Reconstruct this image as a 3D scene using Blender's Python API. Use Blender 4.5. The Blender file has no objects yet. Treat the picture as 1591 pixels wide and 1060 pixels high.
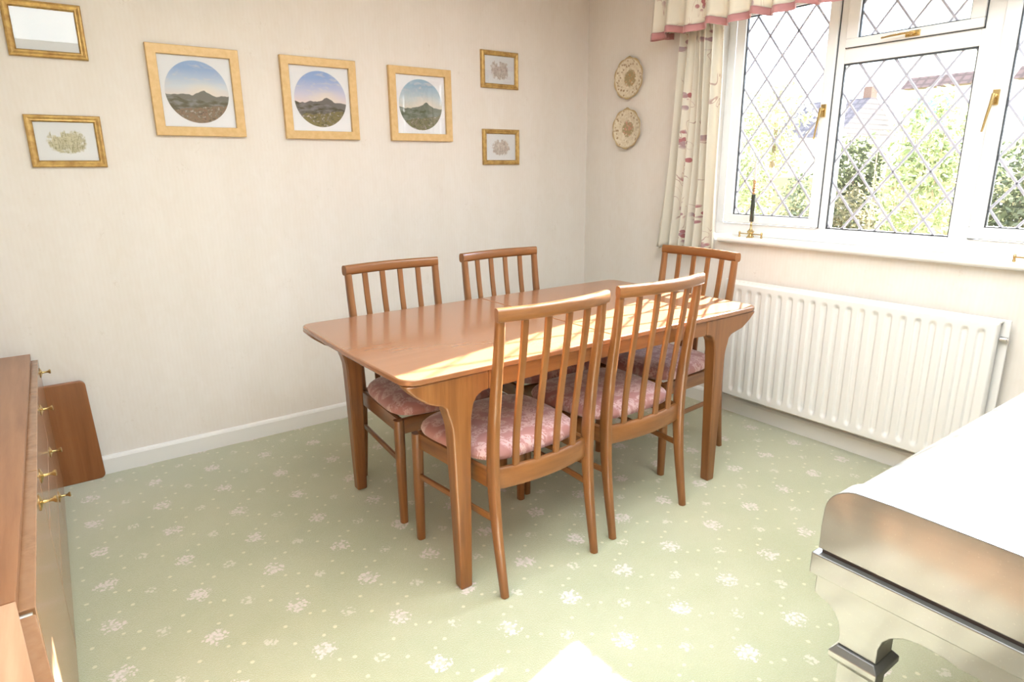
import bpy, math, random
from mathutils import Vector, Matrix
random.seed(7)
PI = math.pi
scene = bpy.context.scene
COL = scene.collection

# ------------------------------------------------------------------ camera
CAM = Vector((-2.927, -3.207, 1.30))
yaw, pit, rol = [math.radians(a) for a in (35.8716, 14.9836, -0.5725)]
fwd = Vector((math.sin(yaw), math.cos(yaw), 0)); right = Vector((math.cos(yaw), -math.sin(yaw), 0)); up = Vector((0, 0, 1))
f2 = math.cos(pit)*fwd - math.sin(pit)*up
u2 = math.cos(pit)*up + math.sin(pit)*fwd
r3 = math.cos(rol)*right + math.sin(rol)*u2
u3 = math.cos(rol)*u2 - math.sin(rol)*right
cd = bpy.data.cameras.new('camera'); cam = bpy.data.objects.new('camera', cd); COL.objects.link(cam)
cam.matrix_world = Matrix(((r3.x, u3.x, -f2.x, CAM.x), (r3.y, u3.y, -f2.y, CAM.y), (r3.z, u3.z, -f2.z, CAM.z), (0, 0, 0, 1)))
cd.sensor_width = 36; cd.lens = 999.35/1591*36; cd.clip_start = 0.02; cd.clip_end = 200
scene.camera = cam

# ------------------------------------------------------------------ light and exposure
scene.view_settings.view_transform = 'Standard'; scene.view_settings.look = 'None'
scene.view_settings.gamma = 1; scene.view_settings.exposure = 0.0; scene.view_settings.use_curve_mapping = False
w = bpy.data.worlds.new('sky'); scene.world = w; w.use_nodes = True
bg = w.node_tree.nodes['Background']; bg.inputs[0].default_value = (0.80, 0.90, 1.0, 1); bg.inputs[1].default_value = 4.5
def lamp(name, kind, loc, energy, color=(1, 1, 1), direction=None, **kw):
    l = bpy.data.lights.new(name, kind); l.energy = energy; l.color = color
    for k, v in kw.items(): setattr(l, k, v)
    o = bpy.data.objects.new(name, l); COL.objects.link(o); o.location = loc
    if direction: o.rotation_euler = Vector(direction).to_track_quat('-Z', 'Y').to_euler()
    return o
lamp('sun', 'SUN', (6, 2, 5), 118, (1.0, 0.97, 0.93), (-1, -0.236, -0.509), angle=0.009)
lamp('ceiling_bounce', 'AREA', (-1.8, -2.5, 2.30), 96, (0.88, 0.95, 1.0), (0.0, 0.0, -1), shape='RECTANGLE', size=2.3, size_y=1.7)
lamp('sky_fill_lamp', 'AREA', (2.3, -1.9, 3.9), 1500, (0.52, 0.70, 1.0), (-1, 0.0, -.95), shape='RECTANGLE', size=3.4, size_y=1.6)  # unseen area lamp above the window, added to strengthen blue sky light indoors
win = lamp('window_skylight', 'AREA', (0.30, -1.85, 1.52), 1, (1, 1, 1), (-1, 0, 0), shape='RECTANGLE', size=1.8, size_y=1.2)
win.data.cycles.is_portal = True

# ------------------------------------------------------------------ mesh helpers
class MB:
    def __init__(s): s.v = []; s.f = []
    def add(s, vs, fs):
        b = len(s.v); s.v += [Vector(p) for p in vs]; s.f += [tuple(i+b for i in f) for f in fs]; return s
    def box(s, c, d, rz=0, m=None):
        vs = []
        for x in (-1, 1):
            for y in (-1, 1):
                for z in (-1, 1):
                    p = Vector((x*d[0]/2, y*d[1]/2, z*d[2]/2))
                    if rz: p = Matrix.Rotation(rz, 3, 'Z') @ p
                    if m: p = m @ p
                    vs.append(p + Vector(c))
        return s.add(vs, [(0, 1, 3, 2), (4, 6, 7, 5), (0, 4, 5, 1), (2, 3, 7, 6), (0, 2, 6, 4), (1, 5, 7, 3)])
    def span(s, a, b):
        return s.box([(a[i]+b[i])/2 for i in range(3)], [abs(b[i]-a[i]) for i in range(3)])
    def prism(s, poly, lo, hi, axes='xz'):   # polygon in plane axes, extruded on the third axis
        i, j = 'xyz'.index(axes[0]), 'xyz'.index(axes[1]); k = 3-i-j; n = len(poly); vs = []
        for h in (lo, hi):
            for p in poly:
                q = [0, 0, 0]; q[i], q[j], q[k] = p[0], p[1], h; vs.append(q)
        fs = [tuple(range(n)), tuple(range(2*n-1, n-1, -1))]
        fs += [(a, (a+1) % n, n+(a+1) % n, n+a) for a in range(n)]
        return s.add(vs, fs)
    def rings(s, rings, cap=True, closed=False):
        n = len(rings[0]); vs = [p for r in rings for p in r]; fs = []
        m = len(rings)
        for a in range(m if closed else m-1):
            b = (a+1) % m
            for i in range(n): fs.append((a*n+i, a*n+(i+1) % n, b*n+(i+1) % n, b*n+i))
        if cap and not closed:
            fs.append(tuple(range(n-1, -1, -1))); fs.append(tuple((m-1)*n+i for i in range(n)))
        return s.add(vs, fs)
    def sweep(s, path, wid, thk, side=(1, 0, 0), n=14, e=3.0, plumb=False):
        path = [Vector(p) for p in path]; side = Vector(side).normalized(); R = []
        for i, p in enumerate(path):
            t = (path[min(i+1, len(path)-1)] - path[max(i-1, 0)]).normalized()
            if plumb: t = Vector((0, 0, 1))
            sd = (side - t*side.dot(t)).normalized(); nn = t.cross(sd).normalized()
            wv = wid[i] if isinstance(wid, (list, tuple)) else wid; tv = thk[i] if isinstance(thk, (list, tuple)) else thk
            ring = []
            for k in range(n):
                a = 2*PI*(k+.5)/n; c, d = math.cos(a), math.sin(a)
                q = (abs(c)**e+abs(d)**e)**(-1/e)
                ring.append(p + sd*(c*q*wv/2) + nn*(d*q*tv/2))
            R.append(ring)
        return s.rings(R)
    def tube(s, path, r, n=10): 
        path = [Vector(p) for p in path]; d = (path[-1]-path[0]).normalized()
        side = Vector((1, 0, 0)) if abs(d.x) < .9 else Vector((0, 1, 0))
        if isinstance(r, (list, tuple)): rr = [2*x for x in r]
        else: rr = 2*r
        return s.sweep(path, rr, rr, side, n, 2.0)
    def lathe(s, prof, c=(0, 0, 0), axis='z', n=24, mod=None):
        R = []; c = Vector(c)
        for (r, h) in prof:
            ring = []
            for k in range(n):
                a = 2*PI*k/n; q = r*(mod(a, r) if mod else 1)
                x, y = q*math.cos(a), q*math.sin(a)
                p = {'z': (x, y, h), 'x': (h, x, y), 'y': (x, h, y)}[axis]
                ring.append(c+Vector(p))
            R.append(ring)
        return s.rings(R)
    def grid(s, fn, nu, nv):
        vs = [fn(i/nu, j/nv) for j in range(nv+1) for i in range(nu+1)]
        return s.add(vs, [(j*(nu+1)+i, j*(nu+1)+i+1, (j+1)*(nu+1)+i+1, (j+1)*(nu+1)+i) for j in range(nv) for i in range(nu)])
    def build(s, name, m, parent=None, smooth=True, bevel=0, solid=0, org=None, fix=True):
        me = bpy.data.meshes.new(name)
        off = Vector(org) if org else Vector((0, 0, 0))
        me.from_pydata([tuple(p-off) for p in s.v], [], s.f); me.update()
        if fix:
            import bmesh
            bm = bmesh.new(); bm.from_mesh(me); bmesh.ops.recalc_face_normals(bm, faces=bm.faces); bm.to_mesh(me); bm.free()
        if isinstance(m, (list, tuple)):
            for q in m: me.materials.append(q)
        else: me.materials.append(m)
        o = bpy.data.objects.new(name, me); COL.objects.link(o)
        if parent: o.parent = parent
        if solid:
            md = o.modifiers.new('solid', 'SOLIDIFY'); md.thickness = solid; md.offset = 0
        if bevel:
            md = o.modifiers.new('bevel', 'BEVEL'); md.width = bevel; md.segments = 3; md.limit_method = 'ANGLE'; md.angle_limit = 0.6; md.harden_normals = True
        if smooth:
            me.shade_smooth()
            try: me.set_sharp_from_angle(angle=0.7)
            except Exception: pass
        return o
def empty(name, loc, label, cat, group=None, rz=0, kind=None):
    o = bpy.data.objects.new(name, None); COL.objects.link(o); o.location = loc; o.rotation_euler = (0, 0, rz); o.empty_display_size = .05
    return tag(o, label, cat, group, kind)
def tag(o, label, cat, group=None, kind=None):
    o['label'] = label; o['category'] = cat
    if group: o['group'] = group
    if kind: o['kind'] = kind
    return o
def copy_thing(root, label, loc, rz=None):
    r = root.copy(); COL.objects.link(r); r.location = loc; r['label'] = label
    if rz is not None: r.rotation_euler = (0, 0, rz)
    for ch in list(root.children):
        c = ch.copy(); COL.objects.link(c); c.parent = r
        for g in list(ch.children):
            d = g.copy(); COL.objects.link(d); d.parent = c
    return r
def rrect(w_, d_, r, n=6, cx=0, cy=0):
    pts = []
    for sx, sy, a0 in ((1, 1, 0), (-1, 1, 90), (-1, -1, 180), (1, -1, 270)):
        for k in range(n+1):
            a = math.radians(a0+90*k/n)
            pts.append((cx+sx*(w_/2-r)+r*math.cos(a), cy+sy*(d_/2-r)+r*math.sin(a)))
    return pts
def lerp(a, b, t): return a+(b-a)*t
def spline(pts, n=24):      # catmull-rom through points
    P = [Vector(p) for p in pts]; P = [2*P[0]-P[1]]+P+[2*P[-1]-P[-2]]; out = []
    m = len(P)-3
    for i in range(n+1):
        u = i/n*m; k = min(int(u), m-1); t = u-k; a, b, c, d = P[k:k+4]
        out.append(0.5*((2*b)+(c-a)*t+(2*a-5*b+4*c-d)*t*t+(3*b-a-3*c+d)*t*t*t))
    return out

# ------------------------------------------------------------------ material helpers
class NT:
    def __init__(s, name):
        s.m = bpy.data.materials.new(name); s.m.use_nodes = True; s.t = s.m.node_tree; s.b = s.t.nodes['Principled BSDF']; s.out = s.t.nodes['Material Output']
    def n(s, typ, **kw):
        x = s.t.nodes.new(typ)
        for k, v in kw.items(): setattr(x, k, v)
        return x
    def l(s, a, b): s.t.links.new(a, b)
    def val(s, x, sock):
        if hasattr(x, 'node'): s.l(x, sock)
        else: sock.default_value = x
    def math(s, op, a, b=0.0, c=0.0, clamp=False):
        x = s.n('ShaderNodeMath', operation=op); x.use_clamp = clamp; s.val(a, x.inputs[0]); s.val(b, x.inputs[1])
        if op in ('MULTIPLY_ADD', 'COMPARE', 'SMOOTH_MIN'): s.val(c, x.inputs[2])
        return x.outputs[0]
    def coord(s, scale=(1, 1, 1), kind='Object', loc=(0, 0, 0), rot=(0, 0, 0)):
        tc = s.n('ShaderNodeTexCoord'); mp = s.n('ShaderNodeMapping'); mp.inputs['Scale'].default_value = scale; mp.inputs['Location'].default_value = loc; mp.inputs['Rotation'].default_value = rot
        s.l(tc.outputs[kind], mp.inputs[0]); return mp.outputs[0]
    def xyz(s, v):
        x = s.n('ShaderNodeSeparateXYZ'); s.l(v, x.inputs[0]); return x.outputs
    def noise(s, v, scale=5, detail=3, rough=.5, dist=0):
        x = s.n('ShaderNodeTexNoise'); s.l(v, x.inputs['Vector']); x.inputs['Scale'].default_value = scale; x.inputs['Detail'].default_value = detail
        x.inputs['Roughness'].default_value = rough; x.inputs['Distortion'].default_value = dist; return x.outputs['Fac']
    def vor(s, v, scale=5, feature='F1', out='Distance', rnd=1.0):
        x = s.n('ShaderNodeTexVoronoi', feature=feature); s.l(v, x.inputs['Vector']); x.inputs['Scale'].default_value = scale; x.inputs['Randomness'].default_value = rnd; return x.outputs[out]
    def ramp(s, f, stops, interp='LINEAR'):
        x = s.n('ShaderNodeValToRGB'); x.color_ramp.interpolation = interp; s.l(f, x.inputs[0]); e = x.color_ramp.elements
        while len(e) < len(stops): e.new(.5)
        for q, (p, c) in zip(e, stops):
            q.position = p; q.color = (c, c, c, 1) if isinstance(c, (int, float)) else (*c, 1)
        return x.outputs[0]
    def mix(s, f, a, b):
        x = s.n('ShaderNodeMix', data_type='RGBA'); s.val(f, x.inputs[0])
        for v, k in ((a, 6), (b, 7)):
            if hasattr(v, 'node'): s.l(v, x.inputs[k])
            else: x.inputs[k].default_value = (*v, 1)
        return x.outputs[2]
    def step(s, f, a, b): # smooth 0..1 between a and b
        x = s.n('ShaderNodeMapRange'); x.interpolation_type = 'SMOOTHSTEP'; s.val(f, x.inputs[0]); x.inputs[1].default_value = a; x.inputs[2].default_value = b; return x.outputs[0]
    def base(s, c): s.l(c, s.b.inputs['Base Color']) if hasattr(c, 'node') else setattr(s.b.inputs['Base Color'], 'default_value', (*c, 1))
    def bump(s, h, strength=.3, dist=.01):
        x = s.n('ShaderNodeBump'); s.l(h, x.inputs['Height']); x.inputs['Strength'].default_value = strength; x.inputs['Distance'].default_value = dist; s.l(x.outputs[0], s.b.inputs['Normal'])
    def set(s, **kw):
        names = dict(rough='Roughness', metal='Metallic', coat='Coat Weight', coatr='Coat Roughness', sheen='Sheen Weight', spec='Specular IOR Level', sheenr='Sheen Roughness', subs='Subsurface Weight', trans='Transmission Weight')
        for k, v in kw.items(): s.b.inputs[names[k]].default_value = v
        return s
def plain(name, c, rough=.5, **kw):
    t = NT(name); t.base(c); t.set(rough=rough, **kw); return t.m
def wood(name, axis, dark, mid, light, rough=.34, coat=.25, fine=1.0):
    t = NT(name); sc = [34*fine]*3; sc['xyz'.index(axis)] = 2.2
    v = t.coord(tuple(sc)); a = t.noise(v, 1.0, 5, .62, .25)
    sc2 = [5*fine]*3; sc2['xyz'.index(axis)] = .55
    b = t.noise(t.coord(tuple(sc2), loc=(3.1, 1.7, .4)), 1.0, 2, .5, .3)
    c = t.ramp(a, [(.30, dark), (.52, mid), (.74, light)])
    c2 = t.mix(t.step(b, .35, .7), c, mid)
    t.base(c2); t.set(rough=rough, coat=coat, coatr=.12); return t.m

# walls: cream wallpaper, faint vertical stripes and scattered sprig embossing
def wallpaper(name, h):
    t = NT(name); v = t.coord(); x, y, z = t.xyz(v)
    u = {'x': x, 'y': y}[h]
    s1 = t.math('SINE', t.math('MULTIPLY', u, 2*PI/0.26)); s2 = t.math('SINE', t.math('MULTIPLY', u, 2*PI/0.0165))
    st = t.math('ADD', t.math('MULTIPLY', s1, .35), t.math('MULTIPLY', s2, .22))
    sc = (18, 18, 9) ; nz = t.noise(t.coord(sc), 1.0, 4, .6, 1.2)
    q = t.math('ADD', t.math('MULTIPLY', st, .35), t.math('MULTIPLY_ADD', nz, 1.3, -.25))
    c = t.mix(t.step(q, -.4, 1.2), (.745, .69, .618), (.80, .76, .708))
    vv = t.coord((9, 9, 7)); d = t.vor(vv, 1.0); n2 = t.noise(t.coord((60, 60, 38)), 1.0, 2, .6, 2.0)
    fl = t.math('MULTIPLY', t.step(d, .34, .12), t.step(n2, .58, .68))
    c = t.mix(t.math('MULTIPLY', fl, .35), c, (.60, .53, .44))
    t.base(c); t.set(rough=.62, spec=.25); t.bump(nz, .10, .003); return t.m
M_wallA = wallpaper('wallpaper_x', 'x'); M_wallB = wallpaper('wallpaper_y', 'y')
M_ceil = plain('ceiling_paint', (.85, .84, .82), .8)
M_gloss = plain('white_gloss_paint', (.80, .79, .76), .35)
M_upvc = plain('white_upvc', (.86, .86, .85), .28)
M_gasket = plain('gasket', (.05, .055, .06), .5)
M_sill = plain('sill_paint', (.83, .81, .77), .4)
M_rad = plain('radiator_enamel', (.79, .775, .745), .34)
def carpet():
    t = NT('carpet_green'); v = t.coord(); x, y, z = t.xyz(v)
    n1 = t.noise(t.coord((3, 3, 3)), 1.0, 3, .6); n2 = t.noise(t.coord((260, 260, 260)), 1.0, 2, .7); n3 = t.noise(t.coord((22, 22, 22)), 1.0, 3, .6)
    base = t.mix(t.step(n1, .3, .72), (.42, .425, .262), (.48, .47, .305))
    base = t.mix(t.math('MULTIPLY', t.step(n3, .5, .8), .25), base, (.37, .385, .21))
    base = t.mix(t.math('MULTIPLY', t.step(n2, .35, .7), .30), base, (.35, .36, .20))
    wob = t.noise(t.coord((70, 70, 70)), 1.0, 2, .5)
    cell = t.vor(v, 95.0); cell2 = t.vor(v, 150.0)
    def motif(px, py, ox, oy, rad, soft):
        u = t.math('SUBTRACT', t.math('FLOORED_MODULO', t.math('ADD', x, px/2-ox), px), px/2)
        w_ = t.math('SUBTRACT', t.math('FLOORED_MODULO', t.math('ADD', y, py/2-oy), py), py/2)
        d = t.math('SQRT', t.math('ADD', t.math('MULTIPLY', u, u), t.math('MULTIPLY', w_, w_)))
        d = t.math('ADD', d, t.math('MULTIPLY_ADD', wob, soft, -soft/2))
        return d
    P, Q = .2345, .2375
    big = t.math('MULTIPLY', t.step(motif(P, Q, -2.703, -.236, .03, .05), .036, .030), t.step(cell, .62, .46))
    big2 = t.math('MULTIPLY', t.step(motif(P, Q, -2.703, -.236, .03, .05), .018, .013), 1.0)
    sm = t.math('MULTIPLY', t.step(motif(P, Q, -2.703+P/2, -.236+Q/2, .018, .03), .022, .017), t.step(cell, .62, .46))
    d1 = t.step(motif(P/2, Q, -2.703+P/4, -.236+.075, .006, .006), .0075, .0045)
    d2 = t.step(motif(P/2, Q, -2.703+P/4, -.236-.075, .006, .006), .0075, .0045)
    d3 = t.step(motif(P, Q/2, -2.703+.02, -.236+Q/4, .006, .006), .0065, .004)
    c = t.mix(t.math('MULTIPLY', t.math('MAXIMUM', big, t.math('MULTIPLY', big2, .45)), .72), base, (.78, .66, .64))
    c = t.mix(t.math('MULTIPLY', sm, .7), c, (.70, .64, .54))
    dots = t.math('MAXIMUM', t.math('MAXIMUM', d1, d2), d3)
    c = t.mix(t.math('MULTIPLY', dots, .75), c, (.72, .67, .48))
    dirt = t.math('MULTIPLY', t.step(t.noise(t.coord((14, 14, 14), loc=(5, 2, 0)), 1.0, 4, .7), .70, .78), .35)
    c = t.mix(dirt, c, (.30, .27, .14))
    t.base(c); t.set(rough=.95, sheen=.9, sheenr=.4, spec=.1); t.bump(n2, .6, .006); return t.m
M_carpet = carpet()
teak = ((.135, .048, .012), (.222, .086, .023), (.305, .132, .041))
M_teakx = wood('teak_along_x', 'x', (.272, .112, .046), (.288, .120, .050), (.312, .135, .058), .26, .5)
M_teaky = wood('teak_along_y', 'y', *teak); M_teakz = wood('teak_along_z', 'z', *teak)
M_teakh = wood('teak_rail', 'x', *teak)
M_sidetop = wood('sideboard_top_wood', 'y', (.22, .085, .032), (.29, .125, .052), (.35, .165, .075), .36, .3)
M_sidefront = wood('sideboard_front_wood', 'z', (.25, .12, .055), (.33, .17, .085), (.40, .22, .12), .26, .35)
M_pale = wood('pale_teak', 'y', (.46, .235, .13), (.54, .30, .175), (.61, .36, .22), .36, .3)
M_leaf = wood('leaf_wood', 'z', (.20, .066, .016), (.27, .096, .028), (.33, .13, .045), .34, .3)
M_dark = plain('dark_gap', (.03, .018, .012), .7)
M_brass = plain('brass', (.60, .45, .21), .26, metal=1.0)
M_steel = plain('satin_steel', (.62, .60, .58), .3, metal=1.0)
def seatfab():
    t = NT('seat_damask'); v = t.coord((1, 1, .35)); 
    d = t.vor(v, 26.0, 'SMOOTH_F1'); n = t.noise(v, 70, 3, .6, 1.5); e = t.vor(v, 26.0, 'DISTANCE_TO_EDGE')
    a = t.math('MULTIPLY', t.step(d, .55, .42), t.step(n, .42, .52)); b = t.step(e, .05, .02)
    pat = t.math('MAXIMUM', a, t.math('MULTIPLY', b, .0))
    fz = t.noise(t.coord((500, 500, 500)), 1.0, 1)
    c = t.mix(t.math('MULTIPLY', pat, .95), (.46, .225, .205), (.68, .47, .45))
    c = t.mix(t.math('MULTIPLY', fz, .2), c, (.40, .2, .18))
    t.base(c); t.set(rough=.8, sheen=.5, sheenr=.4, spec=.2); t.bump(pat, .15, .002); return t.m
M_seat = seatfab()
def curtainfab(name, dens=1.0):
    t = NT(name); v = t.coord((1, 9.5, 5.2)); vv = t.coord((0.0001, 9.5, 5.2))
    d = t.vor(vv, 1.0); rc = t.vor(vv, 1.0, out='Color')
    rx = t.xyz(rc)[0]
    blob = t.vor(t.coord((0.0001, 46, 36)), 1.0); bl2 = t.vor(t.coord((0.0001, 46, 36)), 1.0, out='Color'); br = t.xyz(bl2)
    incl = t.math('MULTIPLY', t.step(d, .36, .26), t.math('GREATER_THAN', rx, .12))
    berries = t.math('MULTIPLY', incl, t.math('MULTIPLY', t.step(blob, .50, .40), t.math('GREATER_THAN', br[1], .18)))
    stem = t.noise(t.coord((0.0001, 26, 7), rot=(.35, 0, 0)), 1.0, 1, .4, 1.0)
    stems = t.math('MULTIPLY', t.step(t.math('ABSOLUTE', t.math('SUBTRACT', stem, .5)), .010, .004), t.step(d, .48, .40))
    c = t.mix(t.math('MULTIPLY', berries, .9), (.88, .84, .73), t.mix(br[0], (.47, .12, .14), (.48, .34, .37)))
    c = t.mix(t.math('MULTIPLY', stems, .7), c, (.45, .27, .24))
    t.base(c); t.set(rough=.75, sheen=.2, spec=.2)
    tr = t.n('ShaderNodeBsdfTranslucent'); t.l(c, tr.inputs[0]); mx = t.n('ShaderNodeMixShader'); mx.inputs[0].default_value = .22
    t.l(t.b.outputs[0], mx.inputs[1]); t.l(tr.outputs[0], mx.inputs[2]); t.l(mx.outputs[0], t.out.inputs[0]); return t.m
M_curtain = curtainfab('curtain_floral')
M_pink = plain('dusty_pink_trim', (.44, .20, .20), .7, sheen=.3)
def gilt(name, c1, c2, axis=None):
    t = NT(name); n = t.noise(t.coord((40, 40, 40)), 1.0, 4, .65)
    t.base(t.mix(t.step(n, .3, .7), c1, c2)); t.set(rough=.38, metal=.55); t.bump(n, .1, .001); return t.m
M_gilt = gilt('old_gilt', (.40, .235, .075), (.60, .40, .14))
M_giltdark = gilt('gilt_inner', (.20, .11, .04), (.34, .2, .07))
M_goldoak = gilt('gold_leafed_wood', (.60, .39, .155), (.67, .46, .21))
M_goldoak.node_tree.nodes['Principled BSDF'].inputs['Metallic'].default_value = .12
M_mount = plain('mount_card', (.93, .92, .92), .8)
def glassmat(name, tint=(1, 1, 1), refl=1.0):
    t = NT(name); t.t.nodes.remove(t.b)
    tr = t.n('ShaderNodeBsdfTransparent'); tr.inputs[0].default_value = (*tint, 1); gl = t.n('ShaderNodeBsdfGlossy'); gl.inputs['Roughness'].default_value = 0.0
    fr = t.n('ShaderNodeFresnel'); fr.inputs[0].default_value = 1.5
    mx = t.n('ShaderNodeMixShader'); t.l(t.math('MULTIPLY', fr.outputs[0], refl), mx.inputs[0]); t.l(tr.outputs[0], mx.inputs[1]); t.l(gl.outputs[0], mx.inputs[2]); t.l(mx.outputs[0], t.out.inputs[0]); return t.m
M_glass = glassmat('window_glass', (.98, .99, 1.0)); M_picglass = glassmat('picture_glass', (1, 1, 1), .8)
M_lead = plain('lead_came', (.46, .46, .53), .45, metal=.2)
M_piano = None
def pianomat():
    t = NT('aged_polished_wood'); n = t.noise(t.coord((6, 1.2, 5)), 1.0, 4, .6, .5); s = t.noise(t.coord((220, 220, 220)), 1.0, 2, .6)
    c = t.mix(t.step(n, .3, .7), (.085, .083, .076), (.125, .123, .11)); c = t.mix(t.math('MULTIPLY', t.step(s, .62, .74), .3), c, (.2, .195, .18))
    t.base(c); t.set(rough=.28, coat=.9, coatr=.10, spec=.6); return t.m
M_piano = pianomat(); M_pdark = plain('dark_groove', (.05, .035, .03), .5)  # near-black colour for the strip between lid and key bed

# ------------------------------------------------------------------ setting
def struct(name, mb, m, bevel=0, smooth=False):
    o = mb.build(name, m, smooth=smooth, bevel=bevel); o['kind'] = 'structure'; return o
XL, YN, ZC = -3.62, -4.55, 2.36
struct('floor', MB().span((XL-.1, YN-.1, -.1), (.25, .1, 0)), M_carpet)
struct('ceiling', MB().span((XL-.1, YN-.1, ZC), (.25, .1, ZC+.1)), M_ceil)
struct('wall_back', MB().span((XL-.1, 0, 0), (0, .1, ZC)), M_wallA)
WY0, WY1, WZ0, WZ1 = -.955, -2.86, .92, 2.13
struct('wall_right', MB().span((0, 0.1, 0), (.25, WY0, ZC)).span((0, WY1, 0), (.25, YN-.1, ZC)).span((0, WY0, 0), (.25, WY1, WZ0)).span((0, WY0, WZ1), (.25, WY1, ZC)), M_wallB)
struct('wall_left', MB().span((XL-.1, YN-.1, 0), (XL, 0, ZC)), M_wallB)
struct('wall_front', MB().span((XL, YN-.1, 0), (0, YN, ZC)), M_wallA)
def skirting(name, a, b, axis, side):
    prof = [(0, 0), (.016, 0), (.016, .068), (.012, .078), (.006, .083), (0, .083)]
    if axis == 'x': mb = MB().prism([(side[0]+side[1]*p, q) for p, q in prof], a, b, 'yz')
    else: mb = MB().prism([(side[0]+side[1]*p, q) for p, q in prof], a, b, 'xz')
    return struct(name, mb, M_gloss)
skirting('baseboard_back', XL, 0, 'x', (0, -1)); skirting('baseboard_right', -.016, YN, 'y', (0, -1)); skirting('baseboard_left', -.016, YN, 'y', (XL, 1))
sl = MB().prism([(.105, .918), (-.028, .918), (-.036, .924), (-.038, .932), (-.036, .940), (-.028, .945), (.105, .945)], -1.07, WY1-.11, 'xz')
struct('trim_1', sl, M_sill, smooth=True)   # window sill board

# window: frame, three opening lights and one fixed light
wn = empty('window_1', (.11, (WY0+WY1)/2, .945), 'white plastic-framed window with diamond leaded panes in the right wall', 'window', kind='structure')
def wpart(mb, name, m, par=wn, bevel=.003, smooth=True, base=None):
    return mb.build(name, m, par, smooth=smooth, bevel=bevel, org=wn.location)
fx0, fx1 = .10, .165
fr = MB().span((fx0, WY0, .945), (fx1, WY1, 1.008)).span((fx0, WY0, 2.075), (fx1, WY1, WZ1)).span((fx0, WY0, 1.008), (fx1, -1.0, 2.075)).span((fx0, WY1, 1.008), (fx1, -2.80, 2.075))
fr.span((fx0, -1.525, 1.008), (fx1, -1.574, 2.075)).span((fx0, -2.098, 1.008), (fx1, -2.185, 2.075)).span((fx0, -1.574, 1.739), (fx1, -2.098, 1.812))
wpart(fr, 'frame', M_upvc)
def rect_ring(y0, y1, z0, z1, t, xa, xb):
    return MB().span((xa, y0, z0), (xb, y1, z0+t)).span((xa, y0, z1-t), (xb, y1, z1)).span((xa, y0, z0), (xb, y0-t, z1)).span((xa, y1+t, z0), (xb, y1, z1))
def sash(y0, y1, z0, z1, g):
    gy0, gy1, gz0, gz1 = g; a, b = .083, .125
    s = MB().span((a, y0, z0), (b, y1, gz0)).span((a, y0, gz1), (b, y1, z1)).span((a, y0, gz0), (b, gy0, gz1)).span((a, y1, gz0), (b, gy1, gz1))
    wpart(rect_ring(y0+.003, y1-.003, z0-.003, z1+.003, .0042, .094, .0995), 'gasket', M_gasket, bevel=0, smooth=False)
    return wpart(s, 'sash', M_upvc)
def pane(y0, y1, z0, z1, x, node, par):
    wpart(MB().span((x, y0+.008, z0-.008), (x+.005, y1-.008, z1+.008)), 'glass_pane', M_glass, bevel=0, smooth=False)
    wpart(rect_ring(y0+.002, y1-.002, z0-.002, z1+.002, .007, x-.012, x-.001), 'gasket', M_gasket, bevel=0, smooth=False)
    py, pz = .1494, .1965; m = MB(); hw = .0055
    segs = []
    for k in range(-14, 15):
        for sgn in (1, -1):       # lines y = y_n + sgn*py/pz*(z-z_n)
            pts = []
            yn = node[0]+k*py; sl_ = sgn*py/pz
            f = lambda z: yn+sl_*(z-node[1]); g = lambda y: node[1]+(y-yn)/sl_
            for z in (z0, z1):
                if y1 <= f(z) <= y0: pts.append((f(z), z))
            for y in (y0, y1):
                if z0 < g(y) < z1: pts.append((y, g(y)))
            if len(pts) >= 2 and (abs(pts[0][0]-pts[1][0])+abs(pts[0][1]-pts[1][1])) > .01: segs.append((pts[0], pts[1]))
    for i, (p, q) in enumerate(segs):
        d = Vector((q[0]-p[0], q[1]-p[1])); d.normalize(); nn = Vector((-d.y, d.x))*hw; e = .0002*(i % 7)
        vs = []
        for xx in (x-.0035-e, x-.0002):
            for (pp, s_) in ((p, 1), (q, 1), (q, -1), (p, -1)): vs.append((xx, pp[0]+s_*nn.x*(.6 if xx < x-.002 else 1), pp[1]+s_*nn.y*(.6 if xx < x-.002 else 1)))
        m.add(vs, [(0, 1, 2, 3), (7, 6, 5, 4), (0, 4, 5, 1), (1, 5, 6, 2), (2, 6, 7, 3), (3, 7, 4, 0)])
    o = wpart(m, 'lead_lattice', M_lead, bevel=0, smooth=False)
sash(-1.013, -1.54, 1.013, 2.07, (-1.064, -1.495, 1.054, 2.02)); pane(-1.064, -1.495, 1.054, 2.02, .106, (-1.265, 1.62), wn)
pane(-1.574, -2.098, 1.011, 1.737, .118, (-1.841, 1.665), wn)
sash(-1.580, -2.108, 1.803, 2.07, (-1.631, -2.06, 1.838, 2.025)); pane(-1.631, -2.06, 1.838, 2.025, .106, (-1.845, 1.862), wn)
sash(-2.173, -2.82, 1.013, 2.07, (-2.222, -2.77, 1.058, 2.02)); pane(-2.222, -2.77, 1.058, 2.02, .106, (-2.30, 1.62), wn)
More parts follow.
